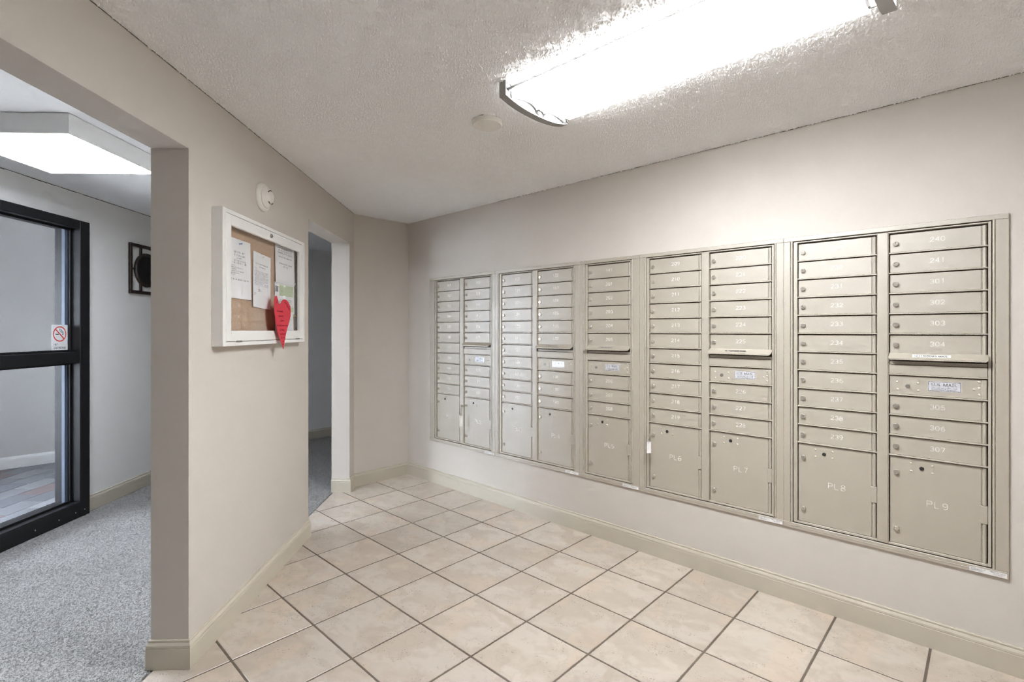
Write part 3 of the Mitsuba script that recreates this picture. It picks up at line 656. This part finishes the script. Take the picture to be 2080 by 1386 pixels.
AH = LEFTF(1.635, DP, 1.40)
obj('sheet', put(bend(hm, curl_heart), AH), 'paper_red', ht)
hw, hr = [], random.Random(21)
def scrawl(cx, cy, w, h, words, a=0.0):
    x = -w / 2; total = sum(words) + 0.8 * (len(words) - 1)
    for n in words:
        wl_ = w * n / total; adv = wl_ / n; pts = []
        for k in range(n):
            x0 = x + adv * k; kind = hr.choice('nolecsu'); lo, hi = -0.35 * h, 0.22 * h
            if kind == 'n': q = [(0, lo), (.1, hi), (.35, hi), (.45, lo), (.55, hi), (.8, hi), (.9, lo)]
            elif kind == 'o': q = [(.5, hi), (.15, 0), (.4, lo), (.75, 0), (.5, hi), (.95, hi * .6)]
            elif kind == 'l': q = [(0, lo), (.45, .75 * h), (.3, .75 * h), (.4, lo), (.9, lo)]
            elif kind == 'e': q = [(.1, 0), (.7, 0), (.5, hi), (.15, 0), (.4, lo), (.95, lo)]
            elif kind == 'c': q = [(.8, hi), (.3, hi), (.15, 0), (.3, lo), (.95, lo)]
            elif kind == 's': q = [(.7, hi), (.3, hi * .8), (.7, -.05 * h), (.3, lo), (.95, lo)]
            else: q = [(.05, hi), (.15, lo), (.6, lo), (.75, hi), (.8, lo), (1, lo)]
            for px_, py_ in q:
                u, v = x0 + adv * px_, py_ + hr.uniform(-.06, .06) * h
                pts.append((cx + u * math.cos(a) - v * math.sin(a), cy + u * math.sin(a) + v * math.cos(a)))
        hw.append(LineString(pts).buffer(0.0008, quad_segs=1)); x += wl_ + w * 0.8 / total
for cx, cy, w, h, ws in ((-0.018, 0.072, 0.080, 0.013, [7]), (-0.008, 0.046, 0.062, 0.013, [5]), (0.002, 0.020, 0.050, 0.010, [4]), (-0.002, -0.006, 0.140, 0.009, [3, 8, 3]), (0.000, -0.030, 0.062, 0.010, [5]),
                         (0.006, -0.052, 0.078, 0.010, [6]), (0.002, -0.073, 0.052, 0.010, [2, 2]), (0.002, -0.092, 0.016, 0.008, [2]), (0.004, -0.108, 0.030, 0.008, [1, 2])):
    scrawl(cx, cy, w, h, ws)
scrawl(-0.045, 0.126, 0.034, 0.010, [3], 0.9); scrawl(0.066, 0.118, 0.040, 0.011, [4], -0.6); scrawl(0.084, 0.094, 0.036, 0.010, [3], -0.7)
obj('handwriting', put(bend(ext(unary_union(hw).intersection(hp.buffer(-0.004)), 0.0008, 0.0011), curl_heart), AH), 'ink_heart', ht, label='dark red handwriting')

# smoke detector on the wall above the board
sd = thing('smoke_detector', 'round white smoke detector on the wall above the notice board', 'smoke detector')
SDF = LEFTF(1.722, 0.0, 2.075)
obj('base', put(lathe([(0, 0), (0.0755, 0), (0.0760, 0.004), (0.0735, 0.010), (0.0640, 0.018), (0.0600, 0.020), (0, 0.020)], 40), SDF), 'white_plastic', sd, smooth=30)
hd_ = obj('head', put(lathe([(0, 0.019), (0.0575, 0.019), (0.0575, 0.023), (0.0545, 0.027), (0.0460, 0.034), (0.0360, 0.040), (0.0310, 0.048), (0.0250, 0.052), (0, 0.053)], 36), SDF), 'white_plastic', sd, smooth=30)
for a_ in (-0.55, 0.0, 2.1, 3.0, 4.0):
    v = bx(-0.009, 0.009, -0.0012, 0.0022, -0.004, 0.004, 0.001)
    q = SDF @ trimesh.transformations.rotation_matrix(a_ - PI / 2 + 2.2, [0, 0, 1]) @ frame4([0, 0.0340, 0.0440], [1, 0, 0], [0, 0.80, 0.6], [0, -0.6, 0.80]) @ trimesh.transformations.rotation_matrix(PI / 2, [1, 0, 0])
    obj('vent', put(v, q), 'black_plastic', hd_, label='dark vent slot')

# round blank detector on the ceiling
cd = thing('ceiling_detector', 'flat round cream detector on the ceiling beside the long light', 'detector')
CDF = frame4([2.262, -1.128, CEIL], [1, 0, 0], [0, -1, 0], [0, 0, -1])
obj('base', put(lathe([(0, -0.001), (0.0700, -0.001), (0.0700, 0.004), (0, 0.004)], 36), CDF), 'black_plastic', cd, smooth=30, label='black base ring painted in as the shadow line at the ceiling')  # black disc stands in for the shadow between cover and ceiling
obj('cover', put(lathe([(0, 0.003), (0.0725, 0.003), (0.0725, 0.022), (0.0690, 0.0265), (0.0400, 0.0285), (0, 0.029)], 40), CDF), 'white_plastic', cd, smooth=30)

# ------------------------------------------------------------------ long wrap light in the mail room
cl = thing('ceiling_light', 'long glowing wraparound ceiling light with nickel scroll ends', 'ceiling light')
LX0, LX1, LYC, LHW = 2.632, 3.768, -1.145, 0.190
CX0, CX1 = 2.606, 3.794                            # inner faces of the end bows
def arc_pts(hw, ztop, zbot, n=20, p=2.0, yc=-1.145):
    return [(yc + hw * a, zbot + (ztop - zbot) * abs(a) ** p) for a in np.linspace(-1, 1, n)]
# the acrylic lens: a shallow trough with short upright sides, open at the ends where the bows close it
prof = arc_pts(LHW - 0.004, 2.3335, 2.3170) + [(LYC + LHW, 2.3370), (LYC + LHW, 2.3530), (LYC + LHW - 0.002, 2.3545), (LYC - LHW + 0.002, 2.3545), (LYC - LHW, 2.3530), (LYC - LHW, 2.3370)]
k_ = len(prof); q_ = np.arange(k_)
LV = np.array([[x, y, z] for x in (LX0, LX1) for y, z in prof])
LF = np.vstack([np.stack([q_, q_ + k_, (q_ + 1) % k_ + k_], 1), np.stack([q_, (q_ + 1) % k_ + k_, (q_ + 1) % k_], 1)])
lens_m = trimesh.Trimesh(LV, LF, process=False)
if lens_m.face_normals[lens_m.triangles_center[:, 2].argmin(), 2] > 0: lens_m.invert()
obj('lens', lens_m, 'lens', cl, smooth=35, label='glowing white acrylic lens', emitter={'type': 'area', 'radiance': rgb(ROOM_LAMP)})
obj('housing', bx(CX0 - 0.03, CX1 + 0.03, LYC - 0.045, LYC + 0.045, 2.3550, CEIL), 'white_metal', cl, label='white metal body of the light')
for y_ in (LYC - LHW, LYC + LHW):
    obj('rail', bx(CX0 - 0.005, CX1 + 0.005, y_ - 0.004, y_ + 0.002, 2.3490, 2.3585, 0.001), 'nickel', cl, label='thin grey metal rail along the lens edge')
def end_cap(x, sgn):
    """bow of flat nickel bar with rings and leaf loops of bar inside it; sgn: which way the outside lies"""
    HW, yc = 0.207, -1.147
    bow = arc_pts(HW, 2.324, 2.2975, 28, 2.4, yc)
    outer = Polygon([(yc - HW, CEIL)] + bow + [(yc + HW, CEIL), (yc + HW - 0.005, CEIL)] + [(yc + (y - yc) * (HW - 0.005) / HW, z + 0.0055) for y, z in bow[::-1]] + [(yc - HW + 0.005, CEIL)]).buffer(0)
    band = ext(outer, -0.018, 0.018)
    loops, w = [], 0.0044
    for y0 in (yc - HW + 0.024, yc + HW - 0.024):
        loops.append(Point(y0, 2.3645).buffer(0.0185, quad_segs=6).difference(Point(y0, 2.3645).buffer(0.0115, quad_segs=6)))
    c = affinity.scale(Point(yc + 0.012, 2.3165).buffer(0.019, quad_segs=6), 1.3, 0.68)
    loops.append(c.difference(affinity.scale(c, 0.72, 0.66)))
    for d in (-1, 1):
        y1 = yc + 0.012 + d * 0.022
        leaf = [(y1 + d * 0.158 * t, 2.3090 + 0.0290 * math.sin(PI * min(1.0, t) ** 0.62 * 0.86)) for t in np.linspace(0, 1, 18)] + [(y1 + d * 0.163, 2.3350), (y1 + d * 0.162, 2.3480)]
        loops.append(LineString(leaf).buffer(w / 2, quad_segs=2))
    scroll = ext(unary_union(loops), 0.0125, 0.0180)
    A = frame4([x, 0, 0], [0, 1, 0], [0, 0, 1], [1, 0, 0]) if sgn > 0 else frame4([x, 0, 0], [0, 1, 0], [0, 0, 1], [1, 0, 0]) @ np.diag([1, 1, -1, 1.0])
    k = obj('end_cap', fixed(put(band, A)), 'nickel', cl, smooth=30, label='curved brushed nickel end bow')
    obj('scroll', fixed(put(scroll, A)), 'scroll_metal', k, smooth=30, label='open scrollwork of rings and leaves')
    obj('end_plate', fixed(put(ext(Polygon(arc_pts(HW - 0.008, 2.330, 2.3045, 28, 2.4, yc) + [(yc + HW - 0.008, CEIL), (yc - HW + 0.008, CEIL)]), -0.016, -0.012), A)), 'lens', k, label='softly glowing acrylic end panel', emitter={'type': 'area', 'radiance': rgb((1.5, 1.5, 1.5))})
end_cap(CX0 - 0.019, 1); end_cap(CX1 + 0.019, -1)

# ------------------------------------------------------------------ square box light in the hallway
cl2 = thing('ceiling_light', 'square white box ceiling light in the hallway', 'ceiling light')
hs0, hs1, hm0, hm1, hz = 1.395, 2.035, -1.375, -0.745, 2.288
bw = 0.012
obj('housing', cat(SM(bx(hs0, hs0 + bw, hm0, hm1, hz, CEIL - 0.003, 0.001)), SM(bx(hs1 - bw, hs1, hm0, hm1, hz, CEIL - 0.003, 0.001)), SM(bx(hs0 + bw, hs1 - bw, hm0, hm0 + bw, hz, CEIL - 0.003, 0.001)), SM(bx(hs0 + bw, hs1 - bw, hm1 - bw, hm1, hz, CEIL - 0.003, 0.001)), SM(bx(hs0 + bw, hs1 - bw, hm0 + bw, hm1 - bw, 2.35, 2.384))), 'white_metal', cl2)
obj('diffuser', SM(bx(hs0 + bw, hs1 - bw, hm0 + bw, hm1 - bw, hz + 0.002, hz + 0.008)), 'lens', cl2, label='glowing flat white diffuser', emitter={'type': 'area', 'radiance': rgb(HALL_LAMP)})

# ------------------------------------------------------------------ dark wooden wall ornament in the hallway
wo = thing('wall_ornament', 'square dark wooden frame around a round dark mirror, hanging on the hallway wall', 'wall ornament')
oc, oz, oh = -0.087, 1.893, 0.2135
A_O = LEFTF(oc, -1.842, oz)
fw_ = 0.028
obj('frame', put(cat(bx(-oh, oh, oh - fw_, oh, 0.002, 0.024, 0.004), bx(-oh, oh, -oh, -oh + fw_, 0.002, 0.024, 0.004), bx(-oh, -oh + fw_, -oh + fw_, oh - fw_, 0.002, 0.024, 0.004), bx(oh - fw_, oh, -oh + fw_, oh - fw_, 0.002, 0.024, 0.004)), A_O), 'wood_dark', wo)
for q in ((-oh + fw_, -0.135, -0.007, 0.007), (0.135, oh - fw_, -0.007, 0.007)):
    obj('bar', put(bx(q[0], q[1], q[2], q[3], 0.004, 0.018, 0.002), A_O), 'wood_dark', wo)
for sg in (-1, 1):
    for xx in (-0.075, 0.075):
        y0_ = math.sqrt(0.145 ** 2 - xx * xx) - 0.01
        obj('bar', put(bx(xx - 0.011, xx + 0.011, sg * y0_, sg * (oh - fw_), 0.004, 0.018, 0.002), A_O), 'wood_dark', wo)
obj('rim', put(lathe([(0.118, 0.003), (0.148, 0.003), (0.148, 0.016), (0.140, 0.026), (0.128, 0.026), (0.118, 0.014), (0.118, 0.003)], 48), A_O), 'wood_dark', wo, smooth=30)
obj('mirror', put(lathe([(0, 0.004), (0.119, 0.004), (0.119, 0.012), (0, 0.012)], 40), A_O), 'mirror_dark', wo, label='round dark mirror')

# ------------------------------------------------------------------ no smoking sticker on the glass
ns = thing('no_smoking_sticker', 'white NO SMOKING sticker with a red prohibition ring on the glazing', 'sticker')
NF = LEFTF(0.741, -1.8790, 1.3150)
W2, H2 = 0.066, 0.0915
obj('backing', put(ext(sbox(-W2 + 0.006, -H2 + 0.006, W2 - 0.006, H2 - 0.006).buffer(0.006, quad_segs=4), 0, 0.0006), NF), 'sticker_white', ns)
rc = Point(0, 0.026)
ringp = rc.buffer(0.055).difference(rc.buffer(0.047))
bar = LineString([(-0.035, 0.061), (0.035, -0.009)]).buffer(0.0042, cap_style=2)
obj('prohibition_ring', put(ext(unary_union([ringp, bar]), 0.0007, 0.0010), NF), 'sign_red', ns, label='red ring with a diagonal bar')
for cq in (sbox(-0.034, 0.021, -0.008, 0.0275), sbox(0.020, 0.021, 0.030, 0.0275)):
    obj('cigarette', put(ext(cq.difference(bar.buffer(0.0015)), 0.0007, 0.0010), NF), 'ink', ns, label='black piece of the crossed-out cigarette')
sm_ = unary_union([LineString([(0.002, 0.062), (-0.002, 0.052), (0.008, 0.047), (0.006, 0.040), (0.022, 0.038), (0.030, 0.032)]).buffer(0.002), LineString([(0.012, 0.060), (0.010, 0.053), (0.020, 0.047), (0.028, 0.040)]).buffer(0.002)]).difference(bar.buffer(0.0015))
obj('smoke', put(ext(sm_, 0.0007, 0.0010), NF), 'smoke_teal', ns, label='wisp of smoke')
obj('lettering', put(cat(put(text('NO', 0.0150, 0.0003), frame4([-0.034, -0.0480, 0.0007], [1, 0, 0], [0, 1, 0], Z_)), put(text('SMOKING', 0.0150, 0.0003, width=0.098), frame4([-0.001, -0.0720, 0.0007], [1, 0, 0], [0, 1, 0], Z_))), NF), 'ink', ns, label='black words NO SMOKING')
